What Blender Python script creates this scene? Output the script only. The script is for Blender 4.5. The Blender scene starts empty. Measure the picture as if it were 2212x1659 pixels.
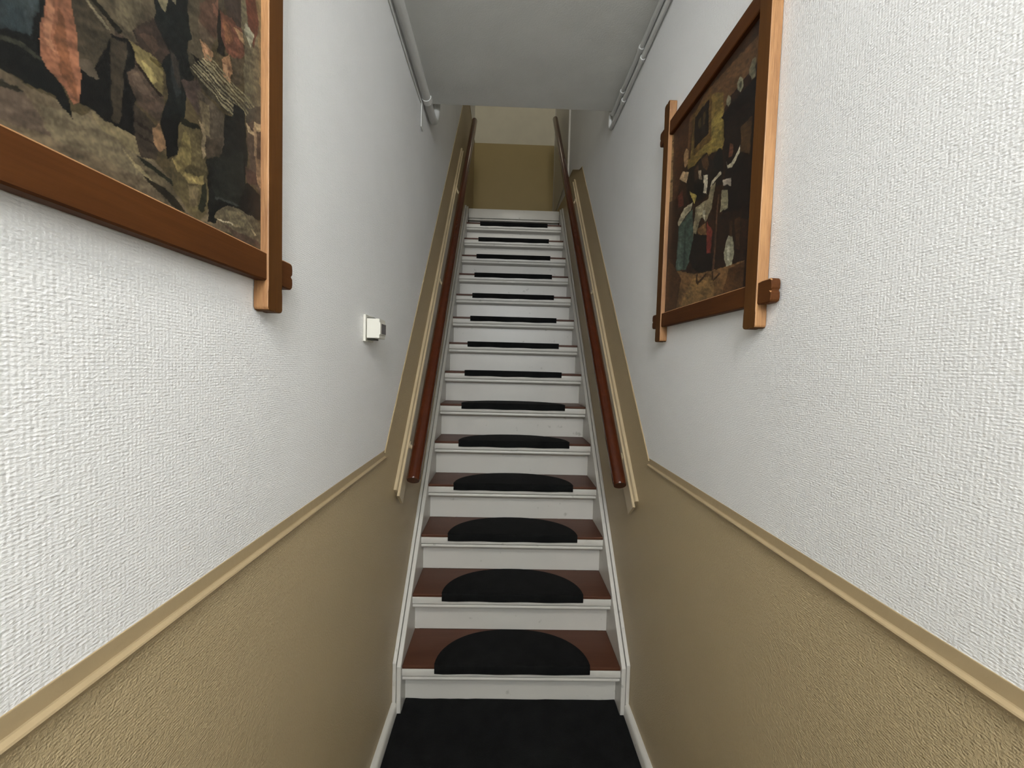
import bpy, bmesh, math, random
import numpy as np
from mathutils import Matrix, Vector

# ------------------------------------------------------------------ camera
scene = bpy.context.scene
F_PX = 880.0
PITCH, YAW, ROLL = (-0.039497, -0.022157, 0.026247)
CAM = Vector((-0.0668, -1.62935, 1.43005))
cyaw, syaw, cp, sp = math.cos(YAW), math.sin(YAW), math.cos(PITCH), math.sin(PITCH)
fwd = Vector((-syaw * cp, cyaw * cp, sp)); rgt = Vector((cyaw, syaw, 0)); upv = rgt.cross(fwd)
cr, sr = math.cos(ROLL), math.sin(ROLL)
R_, U_ = cr * rgt + sr * upv, -sr * rgt + cr * upv
cam_data = bpy.data.cameras.new('camera'); cam = bpy.data.objects.new('camera', cam_data)
scene.collection.objects.link(cam)
m = Matrix((R_, U_, -fwd)).transposed().to_4x4(); m.translation = CAM
cam.matrix_world = m
cam_data.sensor_width = 36.0; cam_data.lens = F_PX / 2212.0 * 36.0
cam_data.clip_start = 0.02; cam_data.clip_end = 100
scene.camera = cam

# ------------------------------------------------------------------ world, lights, exposure
world = bpy.data.worlds.new('world'); scene.world = world; world.use_nodes = True
bg = world.node_tree.nodes['Background']
bg.inputs[0].default_value = (0.62, 0.72, 0.9, 1); bg.inputs[1].default_value = 0.6

def area_light(name, loc, direction, sx, sy, power, color):
    d = bpy.data.lights.new(name, 'AREA'); d.shape = 'RECTANGLE'; d.size = sx; d.size_y = sy
    d.energy = power; d.color = color
    o = bpy.data.objects.new(name, d); scene.collection.objects.link(o)
    o.location = loc; o.rotation_euler = Vector(direction).to_track_quat('-Z', 'Y').to_euler()
    return o
# daylight falling through the fanlight over the street door behind the camera
area_light('fanlight_daylight', (0.0, -3.36, 2.45), (0, 1, -0.06), 0.82, 0.54, 48.0, (0.90, 0.95, 1.0))
# daylight entering the upper floor through its street window
area_light('upper_window_daylight', (0.0, -3.38, 4.30), (0, 1, -0.04), 0.74, 1.14, 50.0, (0.98, 0.95, 0.86))
vs = scene.view_settings
vs.view_transform = 'Standard'; vs.look = 'None'; vs.gamma = 1.0; vs.use_curve_mapping = False
vs.exposure = -0.04

# ------------------------------------------------------------------ materials
MATS = {}
def new_mat(name, color, rough=0.6, spec=0.5):
    mt = bpy.data.materials.new(name); mt.use_nodes = True
    b = mt.node_tree.nodes['Principled BSDF']
    b.inputs['Base Color'].default_value = (*color, 1); b.inputs['Roughness'].default_value = rough
    b.inputs['Specular IOR Level'].default_value = spec
    MATS[name] = mt
    return mt, mt.node_tree, b
def nd(nt, typ, **kw):
    n = nt.nodes.new(typ)
    for k, v in kw.items(): setattr(n, k, v)
    return n
def coords(nt, scale):
    tc = nd(nt, 'ShaderNodeTexCoord'); mp = nd(nt, 'ShaderNodeMapping')
    mp.inputs['Scale'].default_value = scale
    nt.links.new(tc.outputs['Object'], mp.inputs['Vector'])
    return mp.outputs[0]
def noise(nt, vec, scale, detail=4, rough=0.55, dist=0.0):
    n = nd(nt, 'ShaderNodeTexNoise'); n.inputs['Scale'].default_value = scale
    n.inputs['Detail'].default_value = detail; n.inputs['Roughness'].default_value = rough
    n.inputs['Distortion'].default_value = dist
    nt.links.new(vec, n.inputs['Vector']); return n.outputs['Fac']
def math_n(nt, op, a, b=None, c=None):
    n = nd(nt, 'ShaderNodeMath', operation=op)
    for i, v in enumerate((a, b, c)):
        if v is None: continue
        if isinstance(v, (int, float)): n.inputs[i].default_value = v
        else: nt.links.new(v, n.inputs[i])
    return n.outputs[0]
def ramp(nt, fac, stops):
    r = nd(nt, 'ShaderNodeValToRGB'); e = r.color_ramp.elements
    while len(e) > 1: e.remove(e[-1])
    e[0].position = stops[0][0]; e[0].color = (*stops[0][1], 1)
    for p, c in stops[1:]:
        k = e.new(p); k.color = (*c, 1)
    nt.links.new(fac, r.inputs[0]); return r.outputs[0]
def bump(nt, b, height, strength, dist):
    n = nd(nt, 'ShaderNodeBump'); n.inputs['Strength'].default_value = strength
    n.inputs['Distance'].default_value = dist
    nt.links.new(height, n.inputs['Height']); nt.links.new(n.outputs[0], b.inputs['Normal'])

def weave_wall(name, color, rough, amp, leather=False, spec=0.5):
    mt, nt, b = new_mat(name, color, rough, spec)
    # horizontal threads about 4 mm apart, broken into short slubs
    v1 = coords(nt, (150, 150, 360)); n1 = noise(nt, v1, 1.0, 3, 0.6)
    v2 = coords(nt, (1, 1, 1)); sep = nd(nt, 'ShaderNodeSeparateXYZ'); nt.links.new(v2, sep.inputs[0])
    wob = noise(nt, coords(nt, (9, 9, 9)), 1.0, 2)
    ph = math_n(nt, 'MULTIPLY_ADD', sep.outputs['Z'], 2 * math.pi / 0.0040, math_n(nt, 'MULTIPLY', wob, 9.0))
    rows = math_n(nt, 'MULTIPLY_ADD', math_n(nt, 'SINE', ph), 0.5, 0.5)
    pv = math_n(nt, 'MULTIPLY_ADD', sep.outputs['Y'], 2 * math.pi / 0.0052, math_n(nt, 'MULTIPLY', n1, 6.0))
    cols = math_n(nt, 'MULTIPLY_ADD', math_n(nt, 'SINE', pv), 0.5, 0.5)
    if leather:
        v3 = coords(nt, (230, 230, 190)); n3 = noise(nt, v3, 1.0, 3, 0.6, 0.6)
        h = math_n(nt, 'MULTIPLY_ADD', n3, 0.9, math_n(nt, 'MULTIPLY_ADD', rows, 0.10, math_n(nt, 'MULTIPLY', n1, 0.5)))
    else:
        v4 = coords(nt, (185, 185, 300)); n4 = noise(nt, v4, 1.0, 2, 0.5)
        h = math_n(nt, 'MULTIPLY_ADD', n1, 1.0, math_n(nt, 'MULTIPLY_ADD', math_n(nt, 'MULTIPLY', rows, n4), 0.40, math_n(nt, 'MULTIPLY_ADD', cols, 0.20, math_n(nt, 'MULTIPLY', n4, 0.7))))
    bump(nt, b, h, 1.0, amp)
    st = noise(nt, coords(nt, (2.5, 2.5, 2.5)), 1.0, 4)
    c = Vector(color)
    col = ramp(nt, st, [(0.3, tuple(c * 0.965)), (0.7, tuple(c * 1.02))])
    nt.links.new(col, b.inputs['Base Color'])
    return mt
weave_wall('white_wallpaper', (0.885, 0.885, 0.875), 0.62, 0.00085)
weave_wall('beige_wallpaper', (0.51, 0.403, 0.235), 0.42, 0.0028, leather=True)
def plain(name, color, rough, bscale=300, bamp=0.0, var=0.04, spec=0.5):
    mt, nt, b = new_mat(name, color, rough, spec)
    v = coords(nt, (1, 1, 1)); n = noise(nt, v, 6.0, 5)
    c = Vector(color)
    nt.links.new(ramp(nt, n, [(0.3, tuple(c * (1 - var))), (0.7, tuple(c * (1 + var)))]), b.inputs['Base Color'])
    if bamp: bump(nt, b, noise(nt, v, bscale, 3), 1.0, bamp)
    return mt
plain('ceiling_paint', (0.71, 0.71, 0.67), 0.85, 180, 0.0006)
weave_wall('ochre_wallpaper', (0.43, 0.325, 0.135), 0.5, 0.0010, leather=True)
plain('cream_paint', (0.76, 0.71, 0.57), 0.8, 250, 0.0005)
plain('white_gloss', (0.66, 0.64, 0.59), 0.36, 40, 0.0003, 0.02)
mt_ = MATS['white_gloss']; nt_ = mt_.node_tree
geo_ = nd(nt_, 'ShaderNodeNewGeometry')
sc_ = noise(nt_, geo_.outputs['Position'], 26.0, 2, 0.4)
mixn = nd(nt_, 'ShaderNodeMix', data_type='RGBA', blend_type='MULTIPLY')
src_ = nt_.nodes['Principled BSDF'].inputs['Base Color'].links[0].from_socket
nt_.links.new(src_, mixn.inputs[6]); nt_.links.new(ramp(nt_, sc_, [(0.70, (1, 1, 1)), (0.78, (0.72, 0.72, 0.70))]), mixn.inputs[7]); mixn.inputs[0].default_value = 1.0
nt_.links.new(mixn.outputs[2], nt_.nodes['Principled BSDF'].inputs['Base Color'])
plain('beige_gloss', (0.50, 0.40, 0.25), 0.36, 60, 0.0006, 0.03)
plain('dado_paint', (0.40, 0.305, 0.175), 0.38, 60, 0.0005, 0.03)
plain('pipe_paint', (0.66, 0.66, 0.63), 0.5, 120, 0.0004)
plain('strap_white', (0.86, 0.86, 0.83), 0.4)
plain('ivory_plastic', (0.68, 0.66, 0.585), 0.4, 300, 0.0, 0.01)
plain('grey_plastic', (0.45, 0.43, 0.40), 0.45, 300, 0.0, 0.01)
plain('dark_lens', (0.028, 0.012, 0.013), 0.15, 300, 0.0, 0.01)
plain('underside_dark', (0.06, 0.06, 0.045), 0.6)
plain('door_paint', (0.78, 0.78, 0.75), 0.4)  # unseen street door, made white to bounce more light into the hall
plain('brass', (0.55, 0.42, 0.2), 0.35)
def wood(name, c0, c1, rough, axis, fine=220, bamp=0.0004, spec=0.5):
    mt, nt, b = new_mat(name, c0, rough, spec)
    sc = [fine, fine, fine]; sc[axis] = fine / 22.0
    n = noise(nt, coords(nt, sc), 1.0, 4, 0.6, 0.4)
    sc2 = [22, 22, 22]; sc2[axis] = 3
    n2 = noise(nt, coords(nt, sc2), 1.0, 3)
    f = math_n(nt, 'MULTIPLY_ADD', n2, 0.6, math_n(nt, 'MULTIPLY', n, 0.4))
    nt.links.new(ramp(nt, f, [(0.32, c0), (0.68, c1)]), b.inputs['Base Color'])
    bump(nt, b, n, 0.6, bamp)
wood('oak_upright', (0.075, 0.028, 0.0065), (0.118, 0.047, 0.011), 0.6, 2, 220, 0.0004, 0.15)
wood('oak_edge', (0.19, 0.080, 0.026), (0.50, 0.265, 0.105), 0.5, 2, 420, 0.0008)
wood('oak_cross', (0.060, 0.019, 0.0045), (0.095, 0.032, 0.0075), 0.6, 1, 220, 0.0004, 0.15)
wood('handrail_wood', (0.052, 0.0105, 0.003), (0.075, 0.0155, 0.0045), 0.17, 1, 120, 0.0001, 0.4)
wood('tread_brown', (0.080, 0.028, 0.014), (0.105, 0.040, 0.021), 0.45, 0, 120, 0.0002, 0.3)
def pile(name, c, rough, sc, amp, spec=0.15):
    mt, nt, b = new_mat(name, c, rough, spec)
    v = coords(nt, (1, 1, 1)); n = noise(nt, v, sc, 3, 0.7)
    n2 = noise(nt, v, 14, 3)
    f = math_n(nt, 'MULTIPLY_ADD', n2, 0.55, math_n(nt, 'MULTIPLY', n, 0.45)); cc = Vector(c)
    nt.links.new(ramp(nt, f, [(0.33, tuple(cc * 0.55)), (0.68, tuple(cc * 1.5))]), b.inputs['Base Color'])
    bump(nt, b, n, 1.0, amp)
pile('mat_carpet', (0.0075, 0.008, 0.008), 0.85, 420, 0.0035)
pile('floor_carpet', (0.0075, 0.008, 0.008), 0.92, 300, 0.004)
mt, nt, b = new_mat('fanlight_glass', (1, 1, 1), 0.0)
tr = nd(nt, 'ShaderNodeBsdfTransparent'); gl = nd(nt, 'ShaderNodeBsdfGlossy'); gl.inputs['Roughness'].default_value = 0.02
mx = nd(nt, 'ShaderNodeMixShader'); mx.inputs[0].default_value = 0.06
nt.links.new(tr.outputs[0], mx.inputs[1]); nt.links.new(gl.outputs[0], mx.inputs[2])
nt.links.new(mx.outputs[0], nt.nodes['Material Output'].inputs[0])
mt, nt, b = new_mat('oil_canvas', (0.3, 0.3, 0.3), 0.42, 0.35)
at = nd(nt, 'ShaderNodeAttribute', attribute_name='paint'); nt.links.new(at.outputs['Color'], b.inputs['Base Color'])
bump(nt, b, noise(nt, coords(nt, (1, 1, 1)), 900, 2), 0.5, 0.0003)

# ------------------------------------------------------------------ mesh helpers
COL = scene.collection
def link(name, me, mat=None, parent=None):
    o = bpy.data.objects.new(name, me); COL.objects.link(o)
    if mat: me.materials.append(MATS[mat])
    if parent: o.parent = parent
    return o
def from_bm(name, bm, mat, parent=None, smooth=False):
    bmesh.ops.recalc_face_normals(bm, faces=bm.faces)
    me = bpy.data.meshes.new(name); bm.to_mesh(me); bm.free()
    if smooth:
        for p in me.polygons: p.use_smooth = True
        try: me.set_sharp_from_angle(angle=math.radians(40))
        except Exception: pass
    return link(name, me, mat, parent)
def bm_box(x0, x1, y0, y1, z0, z1, bev=0.0, seg=2):
    bm = bmesh.new()
    v = [bm.verts.new(p) for p in ((x0,y0,z0),(x1,y0,z0),(x1,y1,z0),(x0,y1,z0),(x0,y0,z1),(x1,y0,z1),(x1,y1,z1),(x0,y1,z1))]
    for f in ((0,1,2,3),(4,5,6,7),(0,1,5,4),(1,2,6,5),(2,3,7,6),(3,0,4,7)): bm.faces.new([v[i] for i in f])
    if bev: bmesh.ops.bevel(bm, geom=list(bm.edges), offset=bev, segments=seg, profile=0.5, affect='EDGES')
    return bm
def bm_join(*bms):
    out = bmesh.new()
    for b_ in bms:
        me = bpy.data.meshes.new('tmp'); b_.to_mesh(me); b_.free(); out.from_mesh(me); bpy.data.meshes.remove(me)
    return out
def bm_prism(poly, axis, a0, a1, bev=0.0, seg=2):
    """poly: 2D outline in the two other axes (in xyz order), extruded along axis from a0 to a1"""
    def P(p, a):
        q = list(p); q.insert(axis, a); return q
    bm = bmesh.new()
    A = [bm.verts.new(P(p, a0)) for p in poly]; B = [bm.verts.new(P(p, a1)) for p in poly]
    bm.faces.new(A); bm.faces.new(B[::-1])
    n = len(poly)
    for i in range(n): bm.faces.new((A[i], A[(i+1) % n], B[(i+1) % n], B[i]))
    bmesh.ops.recalc_face_normals(bm, faces=bm.faces)
    if bev: bmesh.ops.bevel(bm, geom=[e for e in bm.edges], offset=bev, segments=seg, profile=0.5, affect='EDGES', clamp_overlap=True)
    return bm
def bm_tube(path, r, n=14, sx=1.0, flat=None, cap=True):
    """round tube along a polyline; sx scales the horizontal radius"""
    bm = bmesh.new(); rings = []
    pts = [Vector(p) for p in path]
    for i, p in enumerate(pts):
        t = (pts[min(i+1, len(pts)-1)] - pts[max(i-1, 0)]).normalized()
        ref = Vector((1, 0, 0)) if abs(t.x) < 0.9 else Vector((0, 0, 1))
        b_ = t.cross(ref).normalized(); a_ = b_.cross(t).normalized()
        rr = r[i] if isinstance(r, (list, tuple)) else r
        rings.append([bm.verts.new(p + a_ * rr * sx * math.cos(2*math.pi*k/n) + b_ * rr * math.sin(2*math.pi*k/n)) for k in range(n)])
    for i in range(len(rings)-1):
        for k in range(n): bm.faces.new((rings[i][k], rings[i][(k+1) % n], rings[i+1][(k+1) % n], rings[i+1][k]))
    if cap: bm.faces.new(rings[0][::-1]); bm.faces.new(rings[-1])
    return bm
def bm_sweep(profile, path, side):
    """profile: (offset from wall, height across) pairs swept along a path given in (y, z); side -1 left wall, +1 right wall"""
    bm = bmesh.new(); rings = []
    P = [Vector(p) for p in path]
    for i, p in enumerate(P):
        d0 = (P[i] - P[i-1]).normalized() if i else None
        d1 = (P[i+1] - P[i]).normalized() if i < len(P)-1 else None
        if d0 is None: d0 = d1
        if d1 is None: d1 = d0
        n0 = Vector((-d0.y, d0.x)); n1 = Vector((-d1.y, d1.x)); nn = (n0 + n1).normalized()
        k = 1.0 / max(0.3, nn.dot(n0))
        rings.append([bm.verts.new((side * (WX - o), p.x + nn.x * h * k, p.y + nn.y * h * k)) for o, h in profile])
    n = len(profile)
    for i in range(len(rings)-1):
        for k in range(n): bm.faces.new((rings[i][k], rings[i][(k+1) % n], rings[i+1][(k+1) % n], rings[i+1][k]))
    bm.faces.new(rings[0][::-1]); bm.faces.new(rings[-1])
    return bm
def struct(o):
    o['kind'] = 'structure'; return o
def tag(o, label, cat, group=None):
    o['label'] = label; o['category'] = cat
    if group: o['group'] = group
    return o
def thing(name, loc, label, cat, group=None):
    o = bpy.data.objects.new(name, None); COL.objects.link(o); o.location = loc; o.empty_display_size = 0.05
    return tag(o, label, cat, group)
def settle(o):
    """keep a part where it was modelled in world space, under its thing"""
    if o.parent: o.data.transform(Matrix.Translation(-o.parent.location))
    return o

# ------------------------------------------------------------------ dimensions (metres)
WX = 0.487                     # half width of the hall
RISE, GO = 0.2, 0.17692           # one step
HW = 0.4505                    # half width between the strings
OVER = 0.064                   # nosing overhang
Y0, Y1 = -3.3, 3.45            # street wall, far landing wall
ZC, YC, ZUP = 2.79, 0.556, 5.35
SL = RISE / GO
random.seed(11)

# ------------------------------------------------------------------ the shell
dl = [(Y0, 1.122), (-0.158, 1.122), (2.44, 4.155), (Y1, 4.155)]
dr = [(Y0, 1.106), (-0.123, 1.106), (1.477, 2.952), (1.595, 2.985), (1.919, 3.14), (2.16, 3.172)]
def wall_side(name, side, bounds):
    bm = bmesh.new(); bml = bounds
    def fc(pts, mi):
        f = bm.faces.new([bm.verts.new((side * WX, y, z)) for y, z in pts]); f.material_index = mi
        if (f.normal.x if f.normal.length else 0) * side > 0: f.normal_flip()
        return f
    fc([(Y0, 0)] + bml['beige'] , 1)
    for w in bml['white']: fc(w, 0)
    bm.normal_update()
    for f in bm.faces:
        if f.normal.x * side > 0: f.normal_flip()
    bmesh.ops.remove_doubles(bm, verts=bm.verts, dist=1e-5)
    # the wall's thickness behind the papered face
    b2 = bm_box(side * (WX + 0.0005), side * (WX + 0.12), Y0, Y1, 0, ZUP) if side > 0 else bm_box(side * (WX + 0.12), side * (WX + 0.0005), Y0, Y1, 0, ZUP)
    me0 = bpy.data.meshes.new('tmp'); b2.to_mesh(me0); b2.free(); n0 = len(bm.faces); bm.from_mesh(me0); bpy.data.meshes.remove(me0)
    me = bpy.data.meshes.new(name); bm.to_mesh(me); bm.free()
    o = link(name, me, 'white_wallpaper'); me.materials.append(MATS['beige_wallpaper']); me.materials.append(MATS['cream_paint'])
    return struct(o)
wall_side('wall_left', -1, {
    'beige': dl + [(Y1, 0)],
    'white': [[(Y0, 1.122), (-0.158, 1.122), (2.44, 4.155), (2.44, ZUP), (Y0, ZUP)],
              [(2.44, 4.155), (Y1, 4.155), (Y1, ZUP), (2.44, ZUP)]]})
wall_side('wall_right', 1, {
    'beige': dr + [(2.16, 3.08), (3.0, 3.2), (Y1, 3.2), (Y1, 0)],
    'white': [dr[:] + [(2.16, ZUP), (Y0, ZUP)],
              [(2.16, 3.08), (3.0, 3.2), (Y1, 3.2), (Y1, ZUP), (2.16, ZUP), (2.16, 3.172)]]})
# far landing wall: cream above, beige below
bm = bmesh.new()
for z0, z1, mi in ((2.9, 4.155, 1), (4.155, ZUP, 0)):
    f = bm.faces.new([bm.verts.new(p) for p in ((-WX, Y1, z0), (WX, Y1, z0), (WX, Y1, z1), (-WX, Y1, z1))]); f.material_index = mi
b2 = bm_box(-WX - 0.12, WX + 0.12, Y1 + 0.0005, Y1 + 0.12, 0, ZUP)
me0 = bpy.data.meshes.new('tmp'); b2.to_mesh(me0); b2.free(); bm.from_mesh(me0); bpy.data.meshes.remove(me0)
me = bpy.data.meshes.new('wall_far'); bm.to_mesh(me); bm.free()
wf = struct(link('wall_far', me, 'cream_paint')); me.materials.append(MATS['ochre_wallpaper'])
# ceilings and floors
struct(from_bm('ceiling', bm_box(-WX, WX, Y0, YC, ZC, ZC + 0.22, 0.004), 'ceiling_paint'))
struct(from_bm('ceiling_upper', bm_box(-WX - 0.12, WX + 0.12, Y0, Y1 + 0.12, ZUP, ZUP + 0.1), 'ceiling_paint'))
struct(from_bm('floor', bm_box(-WX - 0.12, WX + 0.12, Y0 - 0.2, Y1 + 0.12, -0.1, 0.0), 'tread_brown'))
struct(from_bm('floor_landing', bm_box(-WX, WX, 14 * GO + 0.10, Y1, 2.86, 2.995), 'tread_brown'))
# street wall with door and fanlight, behind the camera
fx, fz0, fz1 = 0.42, 2.18, 2.72
bmw = bm_join(bm_box(-WX, -fx, Y0 - 0.1, Y0, 0, ZC), bm_box(fx, WX, Y0 - 0.1, Y0, 0, ZC), bm_box(-fx, fx, Y0 - 0.1, Y0, fz1, ZC),
              bm_box(-fx, fx, Y0 - 0.1, Y0, 2.10, fz0))
struct(from_bm('wall_street', bmw, 'white_wallpaper'))
ux, uz0, uz1 = 0.38, 3.72, 4.88
struct(from_bm('wall_street_upper', bm_join(bm_box(-WX, -ux, Y0 - 0.1, Y0, ZC + 0.22, ZUP), bm_box(ux, WX, Y0 - 0.1, Y0, ZC + 0.22, ZUP),
       bm_box(-ux, ux, Y0 - 0.1, Y0, ZC + 0.22, uz0), bm_box(-ux, ux, Y0 - 0.1, Y0, uz1, ZUP)), 'white_wallpaper'))
w2 = struct(from_bm('window_2', bm_join(bm_box(-ux, ux, Y0 - 0.07, Y0 - 0.02, uz0, uz0 + 0.04, 0.003), bm_box(-ux, ux, Y0 - 0.07, Y0 - 0.02, uz1 - 0.04, uz1, 0.003),
            bm_box(-ux, -ux + 0.04, Y0 - 0.07, Y0 - 0.02, uz0 + 0.04, uz1 - 0.04, 0.003), bm_box(ux - 0.04, ux, Y0 - 0.07, Y0 - 0.02, uz0 + 0.04, uz1 - 0.04, 0.003)), 'white_gloss'))
from_bm('pane', bm_box(-ux + 0.04, ux - 0.04, Y0 - 0.047, Y0 - 0.043, uz0 + 0.04, uz1 - 0.04), 'fanlight_glass', w2)
d1 = struct(from_bm('door_1', bm_box(-fx, fx, Y0 - 0.07, Y0 - 0.03, 0.005, 2.10, 0.004), 'door_paint'))
for zz0, zz1 in ((0.2, 0.85), (1.0, 1.95)):
    for sx0, sx1 in ((-0.34, -0.03), (0.03, 0.34)):
        from_bm('panel', bm_box(sx0, sx1, Y0 - 0.034, Y0 - 0.02, zz0, zz1, 0.006), 'door_paint', d1)
from_bm('door_handle', bm_join(bm_tube([(0.37, Y0 - 0.03, 1.02), (0.37, Y0 + 0.02, 1.02), (0.28, Y0 + 0.03, 1.02)], 0.009, 10)), 'brass', d1, True)
w1 = struct(from_bm('window_1', bm_join(bm_box(-fx, fx, Y0 - 0.08, Y0 - 0.02, fz0, fz0 + 0.03, 0.003), bm_box(-fx, fx, Y0 - 0.08, Y0 - 0.02, fz1 - 0.03, fz1, 0.003),
            bm_box(-fx, -fx + 0.03, Y0 - 0.08, Y0 - 0.02, fz0 + 0.03, fz1 - 0.03, 0.003), bm_box(fx - 0.03, fx, Y0 - 0.08, Y0 - 0.02, fz0 + 0.03, fz1 - 0.03, 0.003)), 'white_gloss'))
from_bm('pane', bm_box(-fx + 0.03, fx - 0.03, Y0 - 0.052, Y0 - 0.048, fz0 + 0.03, fz1 - 0.03), 'fanlight_glass', w1)

# dado mouldings: a wide rounded rail along the hall, a thin bead up the stairs
rail_prof = [(-0.001, 0.0002), (0.0010, 0.0), (0.0013, -0.0010), (0.0014, -0.0195), (0.0022, -0.0212), (0.0078, -0.0236), (0.0088, -0.0258), (0.0075, -0.029), (0.004, -0.0315), (-0.001, -0.033)]
bead_prof = [(-0.001, 0.002), (0.003, 0.0015), (0.0045, -0.002), (0.003, -0.0055), (-0.001, -0.006)]
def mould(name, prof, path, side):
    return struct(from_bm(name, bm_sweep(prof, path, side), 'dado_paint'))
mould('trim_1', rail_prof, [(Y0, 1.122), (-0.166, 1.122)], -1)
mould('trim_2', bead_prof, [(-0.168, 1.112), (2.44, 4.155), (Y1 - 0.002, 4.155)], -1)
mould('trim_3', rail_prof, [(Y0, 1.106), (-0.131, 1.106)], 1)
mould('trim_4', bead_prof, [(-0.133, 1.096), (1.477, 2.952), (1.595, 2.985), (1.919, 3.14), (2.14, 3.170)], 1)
# white casing on the right at the landing
struct(from_bm('trim_5', bm_box(WX - 0.016, WX + 0.001, 2.15, 2.21, 3.12, ZUP - 0.002, 0.003), 'white_gloss'))
d2 = struct(from_bm('door_2', bm_box(WX - 0.006, WX + 0.001, 2.22, 3.30, 3.22, 5.15, 0.002), 'white_gloss'))
# skirting
sk = [(-0.001, 0.0), (0.0215, 0.0), (0.0215, 0.046), (0.017, 0.053), (0.010, 0.056), (-0.001, 0.056)]
for nm, s in (('baseboard_left', -1), ('baseboard_right', 1)):
    struct(from_bm(nm, bm_sweep([(o, h) for o, h in sk], [(Y0, 0.0), (-0.0145, 0.0)], s), 'white_gloss', None, True))

# ------------------------------------------------------------------ staircase
ORD = ['bottom', 'second', 'third', 'fourth', 'fifth', 'sixth', 'seventh', 'eighth', 'ninth', 'tenth', 'eleventh', 'twelfth', 'thirteenth', 'topmost']
st = thing('staircase', (0, 0, 0), 'steep white painted staircase with brown wooden treads rising between the walls', 'staircase')
# white nosing with a bead beneath it: one profile shared by all steps (y, z relative to the tread's front top edge)
nose = [(0.0035, -0.0135), (0.0008, -0.0155), (0.0, -0.019), (0.0, -0.041), (0.0015, -0.0455), (0.005, -0.0485), (0.0125, -0.0492),
        (0.0125, -0.0515), (0.0085, -0.0530), (0.0065, -0.0575), (0.0070, -0.0625), (0.0095, -0.0665), (0.0150, -0.0685), (0.030, -0.070), (OVER + 0.001, -0.074), (OVER + 0.001, -0.0135)]
nose_me = None; tread_me = None; riser_me = None
for n in range(1, 15):
    y, z = (n - 1) * GO, n * RISE
    if tread_me is None:
        b_ = bm_box(-HW, HW, 0.0, GO + OVER, -0.0135, 0.0, 0.0025, 2)
        t = from_bm('tread', b_, 'tread_brown', st); tread_me = t.data
        no = from_bm('nosing', bm_prism(nose, 0, -HW, HW), 'white_gloss', t, True); nose_me = no.data
        h0 = RISE - 0.0600
        r_ = from_bm('riser', bm_box(-HW, HW, OVER, OVER + 0.018, -RISE + 0.0005, -0.0135), 'white_gloss', st); riser_me = r_.data
    else:
        t = bpy.data.objects.new('tread', tread_me); COL.objects.link(t); t.parent = st
        no = bpy.data.objects.new('nosing', nose_me); COL.objects.link(no); no.parent = t
        r_ = bpy.data.objects.new('riser', riser_me); COL.objects.link(r_); r_.parent = st
    t.location = (0, y, z); r_.location = (0, y, z)
    t['label'] = 'brown wooden tread'; no['label'] = 'white rounded nosing with a bead'
yt = 14 * GO
r_ = bpy.data.objects.new('riser', riser_me); COL.objects.link(r_); r_.parent = st; r_.location = (0, yt, 15 * RISE)
from_bm('landing_fascia', bm_join(bm_box(-HW, HW, yt, yt + 0.10, 2.905, 2.998, 0.006), bm_box(-HW, HW, yt + 0.012, yt + 0.03, 2.888, 2.903, 0.003)), 'white_gloss', st, True)
for s in (-1, 1):
    def plate(x0, x1, lift, yb):
        top = lambda yy: RISE + lift + SL * yy
        poly = [(yb, 0.001), (yb, top(yb)), (2.47, top(2.47)), (2.47, 2.62), (0.16, 0.001)]
        a, b2 = sorted((s * x0, s * x1))
        return bm_prism(poly, 0, a, b2, 0.0028, 2)
    from_bm('string_board', plate(HW + 0.0005, 0.4695, 0.022, -0.0145), 'white_gloss', st)
    from_bm('string_trim', plate(0.4715, WX - 0.0003, 0.034, -0.0135), 'white_gloss', st)

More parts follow.
